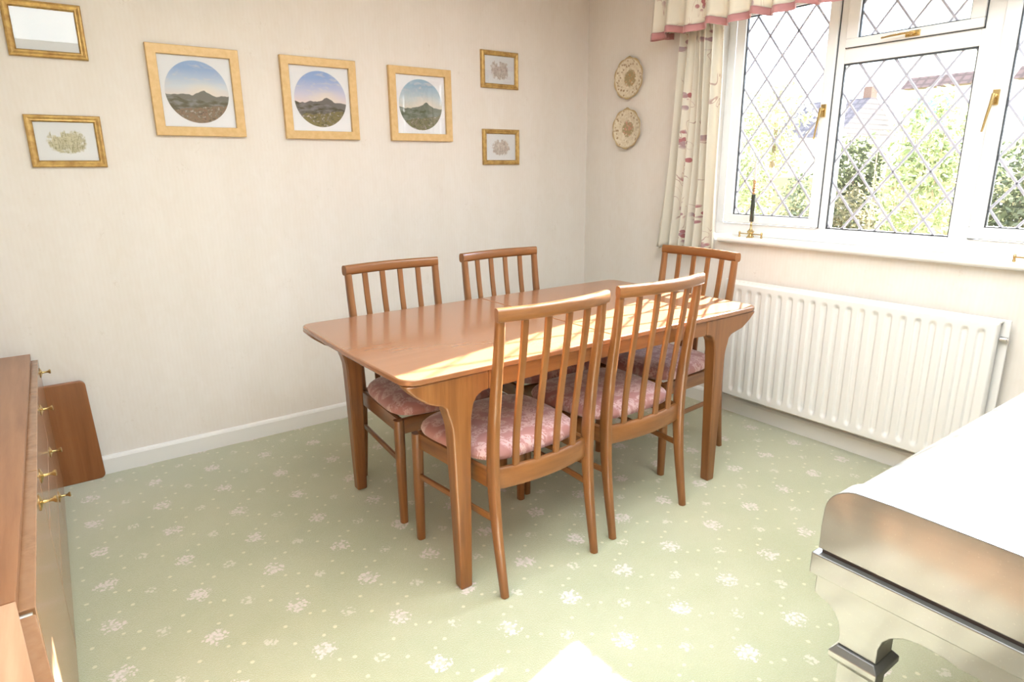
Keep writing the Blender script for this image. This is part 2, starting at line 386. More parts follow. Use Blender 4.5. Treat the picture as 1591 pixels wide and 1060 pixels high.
def handle(y, z, horizontal=False, sgn=1):
    m = MB(); x = .083
    if not horizontal:
        m.box((x-.004, y, z), (.008, .022, .055)).tube([(x-.008, y, z+.005), (x-.028, y, z)], .007, 10)
        m.sweep([(x-.028, y, z+.012), (x-.032, y+.004, z-.03), (x-.030, y+.012, z-.075), (x-.026, y+.018, z-.112), (x-.028, y+.02, z-.125)], [.013, .011, .009, .008, .007], [.009, .008, .006, .006, .005], (0, 1, 0))
    else:
        m.box((x-.004, y, z), (.008, .055, .022)).tube([(x-.008, y, z), (x-.026, y, z)], .007, 10)
        m.sweep([(x-.026, y-.014, z+.002), (x-.030, y+.03, z+.002), (x-.028, y+.08, z+.0), (x-.025, y+.115, z-.002)], [.012, .010, .008, .007], [.009, .008, .006, .005], (0, 0, 1))
    return wpart(m, 'handle', M_brass, bevel=.001)
handle(-1.515, 1.545); handle(-2.19, 1.545); handle(-1.86, 1.818, True)

# ------------------------------------------------------------------ radiator
rd = empty('radiator', (0, -1.79, .11), 'white ribbed panel radiator on the wall under the window', 'radiator')
def rpart(mb, name, m=M_rad, **k):
    return mb.build(name, m, rd, org=rd.location, **k)
ry0, ry1, rz0, rz1 = -1.195, -2.385, .118, .727; ribs = [-1.266-.05616*k for k in range(20)]
nu, nv = 420, 70
zs = [rz0+(rz1-rz0)*(j/nv) for j in range(nv+1)]
def radpt(u, v):
    y = lerp(ry0, ry1, u); z = lerp(rz0, rz1, v); h = 0
    for c in ribs:
        d = abs(y-c)
        if d < .03:
            dz = max(0, z-.678, .172-z); dd = math.hypot(d, dz); q = max(0, min(1, (.0165-dd)/.009)); h = max(h, q*q*(3-2*q))
    edge = min(1, (z-rz0)/.012, (rz1-z)/.012, (ry0-y)/.01, (y-ry1)/.01); e = math.sqrt(max(0, 1-(1-max(0, edge))**2))
    return Vector((-.075-.015*e+.0085*h, y, z))
fp = MB(); fp.grid(radpt, nu, nv)
fp.span((-.074, ry0, rz0), (-.068, ry1, rz1))
rpart(fp, 'front_panel', fix=False)
bp = MB().span((-.045, ry0+.045, rz0), (-.036, ry1-.025, rz1+.006))
rpart(bp, 'back_panel', bevel=.003)
rpart(MB().span((-.068, ry0+.01, rz1-.004), (-.045, ry1-.002, rz1+.002)), 'top_rim', smooth=False)
cv = MB()
for k in range(48): cv.span((-.068, ry0-.03-.0236*k, .17), (-.045, ry0-.032-.0236*k, .69))
rpart(cv, 'convector_fins', smooth=False)
for y in (-1.42, -2.16): rpart(MB().span((-.036, y-.02, .2), (-.0012, y+.02, .68)), 'wall_bracket', smooth=False)
rpart(MB().tube([(-.055, ry1-.002, .66), (-.055, ry1-.024, .66)], .011, 12).tube([(-.055, ry1-.024, .66), (-.055, ry1-.03, .66)], .006, 8), 'bleed_valve', M_steel)
rpart(MB().tube([(-.057, ry0+.002, .15), (-.057, ry0+.05, .15)], .011, 12).tube([(-.057, ry0+.05, .165), (-.057, ry0+.05, .1), (-.057, ry0+.05, .0)], .009, 12), 'pipe_tail', M_steel)
rpart(MB().tube([(-.057, ry1-.002, .15), (-.057, ry1-.05, .15)], .011, 12).tube([(-.057, ry1-.05, .165), (-.057, ry1-.05, .1), (-.057, ry1-.05, .0)], .009, 12), 'pipe_tail', M_steel)

# ------------------------------------------------------------------ dining table
tb = empty('dining_table', (-1.385, -1.235, 0), 'teak extending dining table with shaped legs, half in sunlight', 'table')
def top_half(sgn):
    # gently bowed ends and sides, rounded corners
    pts = []; hx, hy, r = .824, .438, .045
    def edge(x, y): return (x*(1+.010*(1-(y/hy)**2)), y*(1+.010*(1-(x/hx)**2)))
    for k in range(7):
        a = PI/2*k/6; pts.append((hx-r+r*math.sin(a), hy-r+r*math.cos(a)))
    for k in range(1, 12): pts.append((hx, lerp(hy-r, -(hy-r), k/12)))
    for k in range(7):
        a = PI/2*k/6; pts.append((hx-r+r*math.cos(a), -(hy-r)-r*math.sin(a)))
    ins = []
    for k in range(1, 11): ins.append((lerp(hx-r, .0005, k/10), -hy))
    outs = []
    for k in range(0, 10): outs.append((lerp(.0005, hx-r, k/10), hy))
    P = [edge(*p) for p in outs+pts+ins]
    if sgn < 0: P = [(-x, y) for x, y in P][::-1]
    P = [(x+.026, y) for x, y in P]
    return MB().prism(P, .715, .735, 'xy')
for s in (1, -1): top_half(s).build('tabletop', M_teakx, tb, bevel=.006)
def leg_mesh(sx, sy):
    fx, fy = .615, .412
    up = []
    # outer edge from the foot up and out to the corner bracket, then back along the underside, inner edge down
    outer = [(.021, 0), (.025, .2), (.029, .42), (.032, .53)] + [(.032+.014*t*t, .53+.068*t) for t in (.4, .8, 1.0)]
    kx = 1.16 if sx > 0 else .94
    outer += [(.052, .622), (.066, .634), (.085, .640)] + [(.12*kx, .652), (.16*kx, .680), (.185*kx, .705), (.19*kx, .715)]
    inner = [(-.10, .715), (-.10, .655), (-.075, .652), (-.055, .640), (-.043, .618), (-.035, .58), (-.029, .42), (-.025, .2), (-.021, 0)]
    poly = [(sx*(fx+a), b) for a, b in outer+inner]
    m = MB(); y0 = sy*(fy+.022); n = len(poly)
    # taper in depth: thickness depends on height
    def ys(z): 
        t = .040+.012*min(1, z/.55); return (sy*(fy+.021), sy*(fy+.021-t))
    vs = [(p[0], ys(p[1])[0], p[1]) for p in poly]+[(p[0], ys(p[1])[1], p[1]) for p in poly]
    fs = [tuple(range(n)), tuple(range(2*n-1, n-1, -1))]+[(a, (a+1) % n, n+(a+1) % n, n+a) for a in range(n)]
    return m.add(vs, fs)
for sx in (1, -1):
    for sy in (1, -1): leg_mesh(sx, sy).build('leg', M_teakz, tb, bevel=.016)
for sy in (1, -1):
    pl = [(-.515, .7149), (.515, .7149)]+[(lerp(.515, -.515, k/12), .655+.012*math.sin(PI*k/12)) for k in range(13)]
    MB().prism(pl, sy*.432, sy*.408, 'xz').build('apron', M_teakh, tb, bevel=.003)
for sx in (1, -1): MB().span((sx*.60, -.379, .655), (sx*.622, .379, .7149)).build('apron', M_teaky, tb, bevel=.003)

# ------------------------------------------------------------------ dining chairs
CH = 'five matching slat-backed dining chairs'
ch0 = empty('dining_chair', (0, 0, 0), 'x', 'chair', CH)
def post_y(z):   # side profile of the back
    pts = [(0, -.232), (.12, -.212), (.26, -.192), (.40, -.182), (.52, -.187), (.66, -.205), (.80, -.226), (.93, -.238)]
    for (a, ya), (b, yb) in zip(pts, pts[1:]):
        if z <= b: break
    return lerp(ya, yb, (z-a)/(b-a))
def post_path(x0, x1, za, zb, dy=0, n=16, bow=0):
    raw = [(lerp(x0, x1, k/n), post_y(lerp(za, zb, k/n))+dy, lerp(za, zb, k/n)) for k in range(n+1)]
    # smooth
    return [raw[0]]+[((raw[i-1][0]+raw[i][0]*2+raw[i+1][0])/4, (raw[i-1][1]+raw[i][1]*2+raw[i+1][1])/4, raw[i][2]) for i in range(1, n)]+[raw[-1]]
for s in (1, -1):
    m = MB(); p = post_path(s*.196, s*.201, 0, .893)
    wd = [lerp(.024, .031, min(1, i/7)) if i < 8 else lerp(.031, .027, (i-8)/8) for i in range(17)]
    th = [lerp(.026, .046, min(1, i/7)) if i < 8 else lerp(.046, .026, (i-8)/8) for i in range(17)]
    m.sweep(p, wd, th, (1, 0, 0), 16, 3.2).build('back_post', M_teakz, ch0)
    m = MB().sweep([(s*.2325, .225, 0), (s*.232, .224, .2), (s*.230, .222, .415)], [.028, .034, .037], [.028, .034, .037], (1, 0, 0), 16, 3.0)
    m.build('leg', M_teakz, ch0)
    MB().sweep([(s*.2305, .215, .252), (s*.198, -.178, .252)], .013, .023, (1, 0, 0), 12, 3.0).build('stretcher', M_teaky, ch0)
    MB().sweep([(s*.222, .212, .388), (s*.198, -.165, .384)], .022, .062, (1, 0, 0), 12, 6.0).build('seat_rail', M_teaky, ch0)
MB().sweep([(-.222, .224, .388), (.222, .224, .388)], .022, .062, (0, 1, 0), 12, 6.0).build('seat_rail', M_teakh, ch0)
def bowed(z0, z1, half, y, bow, thick, name, e=5.0):
    path = [(lerp(-half, half, k/12), y-bow*(1-(2*k/12-1)**2), (z0+z1)/2) for k in range(13)]
    return MB().sweep(path, z1-z0, thick, (0, 0, 1), 20, e).build(name, M_teakh, ch0)
bowed(.348, .418, .187, -.178, .024, .022, 'rear_rail')
bowed(.889, .930, .2155, -.237, .030, .030, 'top_rail', 3.2)
for k in range(4):
    x0 = (-.1185+.079*k); x1 = (-.123+.082*k); bow0 = -.024*(1-(x0/.19)**2); bow1 = -.028*(1-(x1/.215)**2)
    n = 16; p = post_path(x0, x1, .405, .890, 0, n); p = [(a, b+lerp(bow0, bow1, i/n)+.004, c) for i, (a, b, c) in enumerate(p)]
    MB().sweep(p, [.0245]*17, [.013]*17, (1, 0, 0), 12, 4.0).build('slat', M_teakz, ch0)
def cushion():
    m = MB(); R = []; N = 56
    def outline(k, inset):
        a = 2*PI*k/N; e = 4.6; c, d = math.cos(a), math.sin(a); q = (abs(c)**e+abs(d)**e)**(-1/e)
        yy = d*q*(.205-inset); hw = lerp(.212, .249, (d*q+1)/2)-inset
        yb = .040+yy + (.014*(1-(c*q)**2) if d > 0 else -.008*(1-(c*q)**2))
        return (c*q*hw, yb)
    for ins, z in ((.06, .4205), (.016, .4205), (.004, .427), (0, .440), (.005, .454), (.018, .466), (.045, .4735), (.09, .478), (.14, .480), (.19, .481)):
        R.append([Vector((*outline(k, ins), z)) for k in range(N)])
    return m.rings(R)
cushion().build('seat', M_seat, ch0)
chairs = [((-1.745, -.955, 0), PI, 'teak chair on the far side of the table, the left one, by the wall'),
          ((-1.177, -.935, 0), PI, 'teak chair on the far side of the table near the room corner, mostly hidden'),
          ((-.672, -1.268, 0), PI/2, 'teak dining chair at the window end of the table, facing along it'),
          ((-1.740, -1.537, 0), math.radians(1.8), 'teak chair on the near side of the table, the left and foremost one'),
          ((-1.231, -1.503, 0), math.radians(1.0), 'teak chair on the near side of the table, right one, sunlight catching its pink seat')]
for i, (loc, rz, lab) in enumerate(chairs):
    if i == 0: ch0.location = loc; ch0.rotation_euler = (0, 0, rz); ch0['label'] = lab
    else: copy_thing(ch0, lab, loc, rz)

# ------------------------------------------------------------------ sideboard, second cabinet, loose panel
SBZ = .60
def sx(y): return -3.0165+.0105*y       # front face x of the sideboard
sb = empty('sideboard', (-3.30, -1.0, 0), 'long low teak sideboard with brass knobs along the left edge', 'sideboard')
def spart(mb, name, m, par=sb, **k):
    return mb.build(name, m, par, org=par.location, **k)
cb = empty('low_cabinet', (-3.28, -2.3, 0), 'paler teak low cabinet set at an angle against the near end of the sideboard', 'cabinet')
YE = -1.945
xb = XL+.02
def quad(xo0, xo1, y0, y1, z0, z1, back=xb, d=0.0):
    return MB().prism([(back, y0), (xo0, y0), (xo1, y1), (back, y1)], z0, z1, 'xy')
spart(quad(sx(0)-.022, sx(YE)-.024, -.055, YE, SBZ-.020, SBZ), 'top', M_sidetop, bevel=.002)
spart(quad(sx(0)-.030, sx(YE)-.030, -.060, YE+.002, .0, SBZ-.0205), 'carcass', M_sidefront)
def front(ya, yb, za, zb, name, knobs):
    m = MB().prism([(sx(ya)-.0285, ya), (sx(ya)-.0, ya), (sx(yb)-.0, yb), (sx(yb)-.0285, yb)], za, zb, 'xy')
    o = spart(m, name, M_sidefront, bevel=.0025)
    for (y, z) in knobs:
        k = MB(); x = sx(y)
        k.lathe([(.0195, -.0005), (.020, .002), (.013, .005), (.0045, .008), (.0035, .018), (.0045, .026), (.0085, .031), (.009, .034), (.006, .036)], (x, y, z), 'x', 20)
        k.build('knob', M_brass, o, org=sb.location)
    return o
ZT = .574
front(-.062, -.566, .03, ZT, 'door', [(-.13, .535)])
front(-.570, -1.286, .405, ZT, 'drawer', [(-.62, .53), (-1.235, .535)])
front(-.570, -1.286, .235, .401, 'drawer', [(-.605, .37)])
front(-.570, -1.286, .03, .231, 'drawer', [(-.62, .205)])
front(-1.290, YE+.004, .03, ZT, 'door', [(-1.43, .545)])
ang = math.radians(6.0); L = .95
y0c, x0c = YE-.003, sx(YE)-.024
def cx_(y, off=0): return x0c+off+(y0c-y)*math.tan(ang)
spart(quad(cx_(y0c), cx_(y0c-L), y0c, y0c-L, SBZ-.020, SBZ), 'top', M_pale, cb, bevel=.002)
spart(quad(cx_(y0c)-.008, cx_(y0c-L)-.008, y0c-.002, y0c-L+.01, 0, SBZ-.0205), 'carcass', M_sidefront, cb)
for a, b in ((0.016, .46), (.464, .94)):
    m = MB().prism([(cx_(y0c-a, -.0065), y0c-a), (cx_(y0c-a, .022), y0c-a), (cx_(y0c-b, .022), y0c-b), (cx_(y0c-b, -.0065), y0c-b)], .03, ZT, 'xy')
    spart(m, 'door', M_sidefront, cb, bevel=.0025)
spart(MB().tube([(cx_(y0c-.008, -.004), y0c-.008, ZT-.006), (cx_(y0c-.008, .018), y0c-.008, ZT-.006)], .006, 12), 'hinge_pin', M_steel, cb)
pw, ph = .40, .452
tl = MB().prism([(p[0]+p[1]*-.03, p[1]) for p in rrect(pw, ph, .022, 6, 0, ph/2)], -.011, .011, 'xz').build('table_leaf', M_leaf, bevel=.004)
tl.location = (-2.863-pw/2, -.036, 0.0); tag(tl, 'reddish wooden board with rounded corners standing against the wall beside the sideboard', 'board')

# ------------------------------------------------------------------ pictures
def landscape(name, seed, sky, haze, glow, hill_dark, fore):
    t = NT(name); v = t.coord(); x, y, z = t.xyz(v)
    u = t.math('MULTIPLY', x, 1/.105); q = t.math('MULTIPLY', z, 1/.105)
    def ridge(level, amp, freq, off, slope=0.0, peak=None):
        cmb = t.n('ShaderNodeCombineXYZ'); t.l(u, cmb.inputs[0]); cmb.inputs[1].default_value = off+seed
        n = t.noise(cmb.outputs[0], freq, 3, .55)
        h = t.math('MULTIPLY_ADD', t.math('SUBTRACT', n, .5), amp, level)
        if slope: h = t.math('MULTIPLY_ADD', u, slope, h)
        if peak:
            c, ht, wd = peak; d = t.math('SUBTRACT', 1.0, t.math('MULTIPLY', t.math('ABSOLUTE', t.math('SUBTRACT', u, c)), 1/wd)); h = t.math('MULTIPLY_ADD', t.math('MAXIMUM', d, 0.0), ht, h)
        return t.step(t.math('SUBTRACT', h, q), -.012, .02)
    cl = t.noise(t.coord((18, 18, 52), loc=(seed, 0, 0)), 1.0, 4, .6, .6)
    c = t.ramp(t.math('MULTIPLY_ADD', q, .5, .5), [(.42, glow), (.60, haze), (.95, sky)])
    c = t.mix(t.math('MULTIPLY', t.step(cl, .50, .72), .6), c, (.80, .74, .70))
    sun = t.math('SQRT', t.math('ADD', t.math('POWER', t.math('SUBTRACT', u, .25), 2.0), t.math('MULTIPLY', t.math('POWER', t.math('ADD', q, .02), 2.0), 3.0)))
    c = t.mix(t.math('MULTIPLY', t.step(sun, 1.0, .05), .85), c, (.88, .78, .66))
    far = ridge(-.12, .50, 1.2, 2.0, peak=(.28, .20, .45)); mid = ridge(-.26, .45, 1.4, 7.0, -.10); near = ridge(-.60, .40, 1.8, 11.0, .12)
    c = t.mix(far, c, tuple(.84*a+.16*b for a, b in zip(hill_dark, haze)))
    mist = t.noise(t.coord((22, 22, 60), loc=(0, 0, seed)), 1.0, 3, .6)
    c = t.mix(mid, c, t.mix(t.step(mist, .36, .66), hill_dark, tuple(.72*a+.28*b for a, b in zip(hill_dark, haze))))
    rk = t.noise(t.coord((75, 75, 110), loc=(seed, 3, 0)), 1.0, 4, .65)
    c = t.mix(near, c, t.ramp(rk, [(.33, (.055, .05, .02)), (.48, fore), (.56, (.14, .12, .05)), (.68, (.66, .55, .48))]))
    t.base(c); t.set(rough=.6); return t.m
def sketch(name, seed, ink, ink2, half=(.075, .052), faint=1.0):
    t = NT(name); v = t.coord(); x, y, z = t.xyz(v)
    a = t.math('POWER', t.math('MULTIPLY', t.math('ABSOLUTE', x), 1/half[0]), 3.0); b = t.math('POWER', t.math('MULTIPLY', t.math('ABSOLUTE', z), 1/half[1]), 3.0)
    n = t.noise(t.coord((60, 60, 60), loc=(seed, seed, 0)), 1.0, 4, .6); r = t.math('ADD', t.math('ADD', a, b), t.math('MULTIPLY_ADD', n, 1.8, -.75))
    # building silhouette: stepped skyline
    cmb = t.n('ShaderNodeCombineXYZ'); t.l(t.math('SNAP', x, .016), cmb.inputs[0]); cmb.inputs[1].default_value = seed*1.7
    sk = t.noise(cmb.outputs[0], 37, 1, .4); sky = t.step(t.math('SUBTRACT', t.math('MULTIPLY_ADD', sk, .16, -.040), z), -.004, .004)
    vert = t.noise(t.coord((240, 240, 55), loc=(seed, 0, 2)), 1.0, 3, .7); hor = t.noise(t.coord((70, 70, 260), loc=(2, seed, 0)), 1.0, 3, .7)
    lines = t.math('MAXIMUM', t.step(vert, .50, .62), t.step(hor, .56, .66))
    m = t.math('MULTIPLY', t.math('MULTIPLY', t.step(r, .9, .45), sky), faint)
    c = t.mix(t.math('MULTIPLY', m, .72), (.86, .855, .84), t.mix(t.step(n, .4, .6), ink, ink2))
    c = t.mix(t.math('MULTIPLY', t.math('MULTIPLY', m, lines), .75), c, tuple(k*.45 for k in ink))
    t.base(c); t.set(rough=.7); return t.m
def frame_ring(w_, h_, prof):     # prof: list of (inset, depth) around; outer w_ x h_; depth toward -y
    R = []
    for cxs, czs in ((-1, -1), (1, -1), (1, 1), (-1, 1)):
        R.append([Vector((cxs*(w_/2-a), -d, czs*(h_/2-a))) for a, d in prof])
    return MB().rings(R, closed=True)
def picture(x, z, w_, h_, fw, prof, fm, img, label, cat, group, disc=None, inner=None, name='picture'):
    o = empty(name, (x, -.0005, z), label, cat, group)
    frame_ring(w_, h_, prof).build('frame', fm, o, smooth=False)
    if inner: frame_ring(w_-2*fw+.012, h_-2*fw+.012, [(0, .003), (0, .0115), (.006, .009), (.0065, .003)]).build('slip', inner, o, smooth=False)
    iw, ih = w_-2*fw+.006, h_-2*fw+.006
    if disc:
        MB().span((-iw/2, -.006, -ih/2), (iw/2, -.001, ih/2)).build('mount', M_mount, o, smooth=False)
        MB().lathe([(disc, -.0061), (disc, -.0072)], (0, 0, 0), 'y', 64).build('print', img, o, smooth=False)
    else:
        MB().span((-iw/2, -.006, -ih/2), (iw/2, -.001, ih/2)).build('print', img, o, smooth=False)
    MB().span((-iw/2, -.0098, -ih/2), (iw/2, -.0085, ih/2)).build('glass', M_picglass, o, smooth=False)
    return o
flatp = [(0, 0), (0, .019), (.002, .021), (.036, .021), (.038, .019), (.038, .001)]
gp = 'three square frames with round landscapes'
L1 = landscape('print_a', 1.3, (.34, .48, .72), (.72, .76, .80), (.84, .74, .68), (.115, .09, .035), (.34, .20, .12))
L2 = landscape('print_b', 4.1, (.33, .46, .74), (.70, .66, .76), (.84, .70, .66), (.085, .065, .022), (.28, .22, .06))
L3 = landscape('print_c', 8.6, (.34, .5, .62), (.66, .70, .68), (.76, .70, .58), (.12, .13, .06), (.30, .28, .14))
picture(-2.280, 1.634, .364, .364, .038, flatp, M_goldoak, L1, 'square gold-framed round landscape with hills at dawn, leftmost of the row of three', 'picture', gp, disc=.127)
picture(-1.734, 1.632, .366, .368, .038, flatp, M_goldoak, L2, 'square gold-framed round landscape with dark hill and white rocks, middle of the row of three', 'picture', gp, disc=.127)
picture(-1.192, 1.631, .366, .366, .038, flatp, M_goldoak, L3, 'square gold-framed round landscape with the window mirrored in it, rightmost of three', 'picture', gp, disc=.127)
gprof = [(0, 0), (0, .012), (.004, .017), (.009, .0185), (.014, .016), (.017, .0145), (.021, .015), (.024, .012), (.026, .009), (.026, .001)]
picture(-2.790, 1.827, .252, .197, .026, gprof, M_gilt, sketch('sketch_a', 2.2, (.62, .66, .70), (.66, .69, .72), (.085, .045), .35), 'gilt-framed pale faded print at top left, above the gabled house print', 'picture', 'small gilt frames', inner=M_giltdark)
picture(-2.785, 1.422, .252, .197, .026, gprof, M_gilt, sketch('sketch_b', 5.1, (.50, .43, .16), (.62, .55, .28), (.072, .05)), 'gilt-framed yellowish print of a gabled house, lower frame at far left', 'picture', 'small gilt frames', inner=M_giltdark)
picture(-.680, 1.840, .255, .197, .026, gprof, M_gilt, sketch('sketch_c', 7.7, (.56, .43, .34), (.66, .56, .46), (.07, .055)), 'small gilt-framed sepia street print, upper of the pair near the room corner', 'picture', 'small gilt frames', inner=M_giltdark)
picture(-.677, 1.423, .256, .197, .026, gprof, M_gilt, sketch('sketch_d', 11.3, (.56, .42, .32), (.66, .57, .46), (.07, .05)), 'small gilt-framed sepia print of towers, lower of the pair near the room corner', 'picture', 'small gilt frames', inner=M_giltdark)

# ------------------------------------------------------------------ wall plates
def platemat(name, seed, mid):
    t = NT(name); v = t.coord(); x, y, z = t.xyz(v)
    r = t.math('SQRT', t.math('ADD', t.math('MULTIPLY', y, y), t.math('MULTIPLY', z, z)))
    n = t.noise(t.coord((70, 70, 70), loc=(seed, 0, seed)), 1.0, 4, .6); d = t.vor(t.coord((52, 52, 52), loc=(seed, 0, 0)), 1.0)
    c = t.mix(t.step(n, .35, .7), (.66, .57, .41), (.78, .71, .56))
    ring = t.math('MULTIPLY', t.math('MULTIPLY', t.step(r, .060, .068), t.step(r, .108, .100)), t.math('MULTIPLY', t.step(d, .46, .26), t.step(n, .40, .48)))
    c = t.mix(t.math('MULTIPLY', ring, .9), c, (.34, .22, .11))
    cen = t.math('MULTIPLY', t.step(t.math('ADD', r, t.math('MULTIPLY_ADD', n, .05, -.025)), .052, .040), t.step(n, .34, .46))
    c = t.mix(t.math('MULTIPLY', cen, .95), c, t.mix(t.step(d, .2, .5), mid, (.34, .26, .12)))
    rim = t.math('ADD', t.step(r, .101, .109), 0.0); c = t.mix(t.math('MULTIPLY', rim, .85), c, (.44, .30, .12))
    t.base(c); t.set(rough=.3, coat=.4); t.bump(n, .12, .003); return t.m
def plate(y, z, label, m):
    o = empty('wall_plate', (-.001, y, z), label, 'plate', 'two decorative wall plates')
    sc = lambda a, r: 1+(.060*abs(math.sin(5*a))-.035)*min(1, max(0, (r-.05)/.06))
    p = MB().lathe([(.0, -.006), (.055, -.006), (.070, -.010), (.098, -.020), (.112, -.023), (.114, -.021), (.100, -.014), (.070, -.0035), (.05, -.0), (.0, -.0)], (0, 0, 0), 'x', 96, sc)
    p.build('dish', m, o)
    MB().tube([(-.022, 0, .111), (-.023, 0, .118), (-.010, 0, .119), (-.0005, 0, .112)], .0015, 6).build('hanger', M_brass, o)
    return o
plate(-.368, 1.803, 'cream scalloped decorative plate with brown flowers, upper of two on the window wall', platemat('plate_glaze_a', 1.0, (.46, .26, .10)))
plate(-.365, 1.523, 'cream scalloped decorative plate with pinkish flowers, lower of two on the window wall', platemat('plate_glaze_b', 6.0, (.56, .25, .17)))

# ------------------------------------------------------------------ curtain and valance
def curtpt(u, v):
    z = lerp(.862, 2.22, v); y0 = lerp(-.692, -.785, v**.8); y1 = lerp(-1.055, -1.0, v**3)
    y = lerp(y0, y1, u); ph = 2*PI*6.5*u+.5*math.sin(7*u+3*v)
    a = lerp(.036, .022, v)*(0.85+.3*math.sin(9*u+1))
    return Vector((-.062+a*math.sin(ph)+.006*math.sin(5*z+11*u), y+.008*math.cos(ph), z+.004*math.sin(ph)*(1-v)))
cu = MB().grid(curtpt, 150, 40).build('curtain', M_curtain, solid=.003, fix=False)
tag(cu, 'cream curtain with dusty pink floral sprigs hanging left of the window', 'curtain')
pole = MB().tube([(-.115, -.70, 2.245), (-.115, -3.05, 2.245)], .011, 12)
for y in (-.72, -1.85, -3.0): pole.tube([(-.115, y, 2.245), (0.0, y, 2.245)], .007, 8)
tag(pole.build('curtain_pole', M_upvc), 'white curtain rail behind the gathered valance above the window', 'curtain rail')
va = empty('valance', (-.08, -1.87, 1.965), 'gathered cream floral valance with a dusty pink frilled hem above the window', 'valance')
Lret = .15; Lfr = 2.40; TOT = Lret+Lfr
def valpt(s, z, off=0.0):
    d = s*TOT; amp = lerp(.034, .006, (z-1.955)/.33); k = 2*PI*d/.118
    if d < Lret: x, y, nx, ny = -d, -.682, 0, 1
    else: x, y, nx, ny = -Lret, -.682-(d-Lret), -1, 0
    cr = min(1, abs(d-Lret)/.03); w_ = (amp*math.sin(k+.7*math.sin(2.3*d*3))+off); 
    if d < .01: w_ *= d/.01
    return Vector((x-.006+nx*w_, y+ny*w_, z+.010*math.sin(k*.5+1)*(1 if z < 2.0 else .1)))
o = MB().grid(lambda u, v: valpt(u, lerp(1.985, 2.275, v)), 420, 10).build('fabric', M_curtain, va, solid=.003, fix=False, org=va.location)
o = MB().grid(lambda u, v: valpt(u, lerp(1.955, 1.987, v), .003), 420, 3).build('hem_trim', M_pink, va, solid=.005, fix=False, org=va.location)
o = MB().span((-.152, -.69, 2.272), (0, -3.07, 2.285)).build('pelmet_board', M_upvc, va, smooth=False, org=va.location)

# ------------------------------------------------------------------ candlesticks on the sill
cs = empty('candlestick', (.03, -1.223, .945), 'slim brass candlestick with a dark barrel at the left end of the window sill', 'candlestick', 'brass candlesticks on the window sill')
b = MB().lathe([(.014, .0), (.015, .004), (.010, .010), (.007, .018), (.016, .026), (.018, .033), (.010, .040), (.0055, .048), (.0045, .062), (.008, .066), (.0045, .070), (.004, .082)], n=20)
b.tube([(0, -.064, .019), (0, .064, .019)], .003, 8)
b.sweep([(-.03, 0, .0), (-.02, 0, .012), (0, 0, .020), (.02, 0, .012), (.03, 0, .0)], .006, .005, (0, 1, 0), 8)
for s in (1, -1): b.lathe([(.0035, .0), (.006, .004), (.004, .012), (.0055, .02), (.005, .026), (.002, .030)], (0, s*.064, 0), n=12)
b.build('base', M_brass, cs)
MB().lathe([(.0095, .082), (.0105, .085), (.0105, .215), (.0095, .218)], n=20).build('barrel', plain('dark_green_enamel', (.03, .035, .022), .22, coat=.5), cs)
tw = MB()
prof = [(.0055, .218), (.009, .222)]+[(.0072+.0022*math.cos(k*PI), .226+.006*k) for k in range(9)]+[(.008, .281), (.0095, .286), (.006, .289)]
tw.lathe(prof, n=16).build('twisted_stem', gilt('copper_brass', (.50, .28, .14), (.66, .44, .24)), cs)
MB().lathe([(.0058, .289), (.0056, .36), (.0048, .380), (.001, .384)], n=12).build('candle', plain('pale_wax', (.78, .72, .70), .4), cs)
copy_thing(cs, 'brass candlestick on the window sill at the right edge of the picture', (.0, -2.431, .945))

# ------------------------------------------------------------------ piano
pn = empty('piano', (-1.2, -3.3, 0), 'old dark polished piano with rounded lid edge and square legs, sunlit at the right', 'piano')
def ppart(mb, name, m, par=pn, **k):
    return mb.build(name, m, par, org=pn.location, **k)
PX0, PX1, PY1 = -1.85, -.42, -4.05
prof = [(-2.684, .6135), (-2.6835, .66), (-2.6855, .695)]
for k in range(1, 9):
    a = PI/2*k/8; prof.append((-2.686-.062*(1-math.cos(a)), .695+.0535*math.sin(a)))
prof += [(-2.80, .7505), (PY1, .7505), (PY1, .6135)]
for a in (PX0, PX1-.055): ppart(MB().prism(prof, a, a+.055, 'yz'), 'cheek', M_piano, bevel=.002)
prof2 = [(y-.006 if y > -3 else y, z-.003 if z > .65 else z) for y, z in prof]
ppart(MB().prism(prof2, PX0+.0552, PX1-.0552, 'yz'), 'lid', M_piano)
ppart(MB().span((PX0+.003, -2.690, .606), (PX1-.003, PY1+.005, .614)), 'groove', M_pdark, smooth=False)
ppart(MB().span((PX0-.011, -2.677, .563), (PX1+.011, PY1-.011, .6065)), 'key_bed', M_piano, bevel=.003)
def brace(y_edge, sgn):
    # apron with arch and leg bracket in the y-z plane
    e = y_edge; P = [(e, .5635), (e, .519), (e-sgn*.012, .514), (e-sgn*.028, .509), (e-sgn*.042, .498), (e-sgn*.051, .482), (e-sgn*.055, .462), (e-sgn*.055, .440), (e-sgn*.124, .440), (e-sgn*.124, .470), (e-sgn*.129, .490), (e-sgn*.140, .505), (e-sgn*.16, .518), (e-sgn*.185, .5235), (e-sgn*.22, .522)]
    return P
A = brace(-2.685, 1); B = brace(PY1+.01, -1)
poly = A+[(lerp(-2.93, PY1+.25, k/6), .517) for k in range(7)]+B[::-1]
ppart(MB().prism(poly, PX0+.003, PX0+.062, 'yz'), 'apron', M_piano, bevel=.002)
ppart(MB().prism(poly, PX1-.062, PX1-.003, 'yz'), 'apron', M_piano, bevel=.002)
ppart(MB().span((PX0+.063, -2.70, .519), (PX1-.063, -2.72, .5625)), 'apron', M_piano, bevel=.002)
ppart(MB().span((PX0+.063, PY1+.02, .519), (PX1-.063, PY1+.04, .5625)), 'apron', M_piano, bevel=.002)
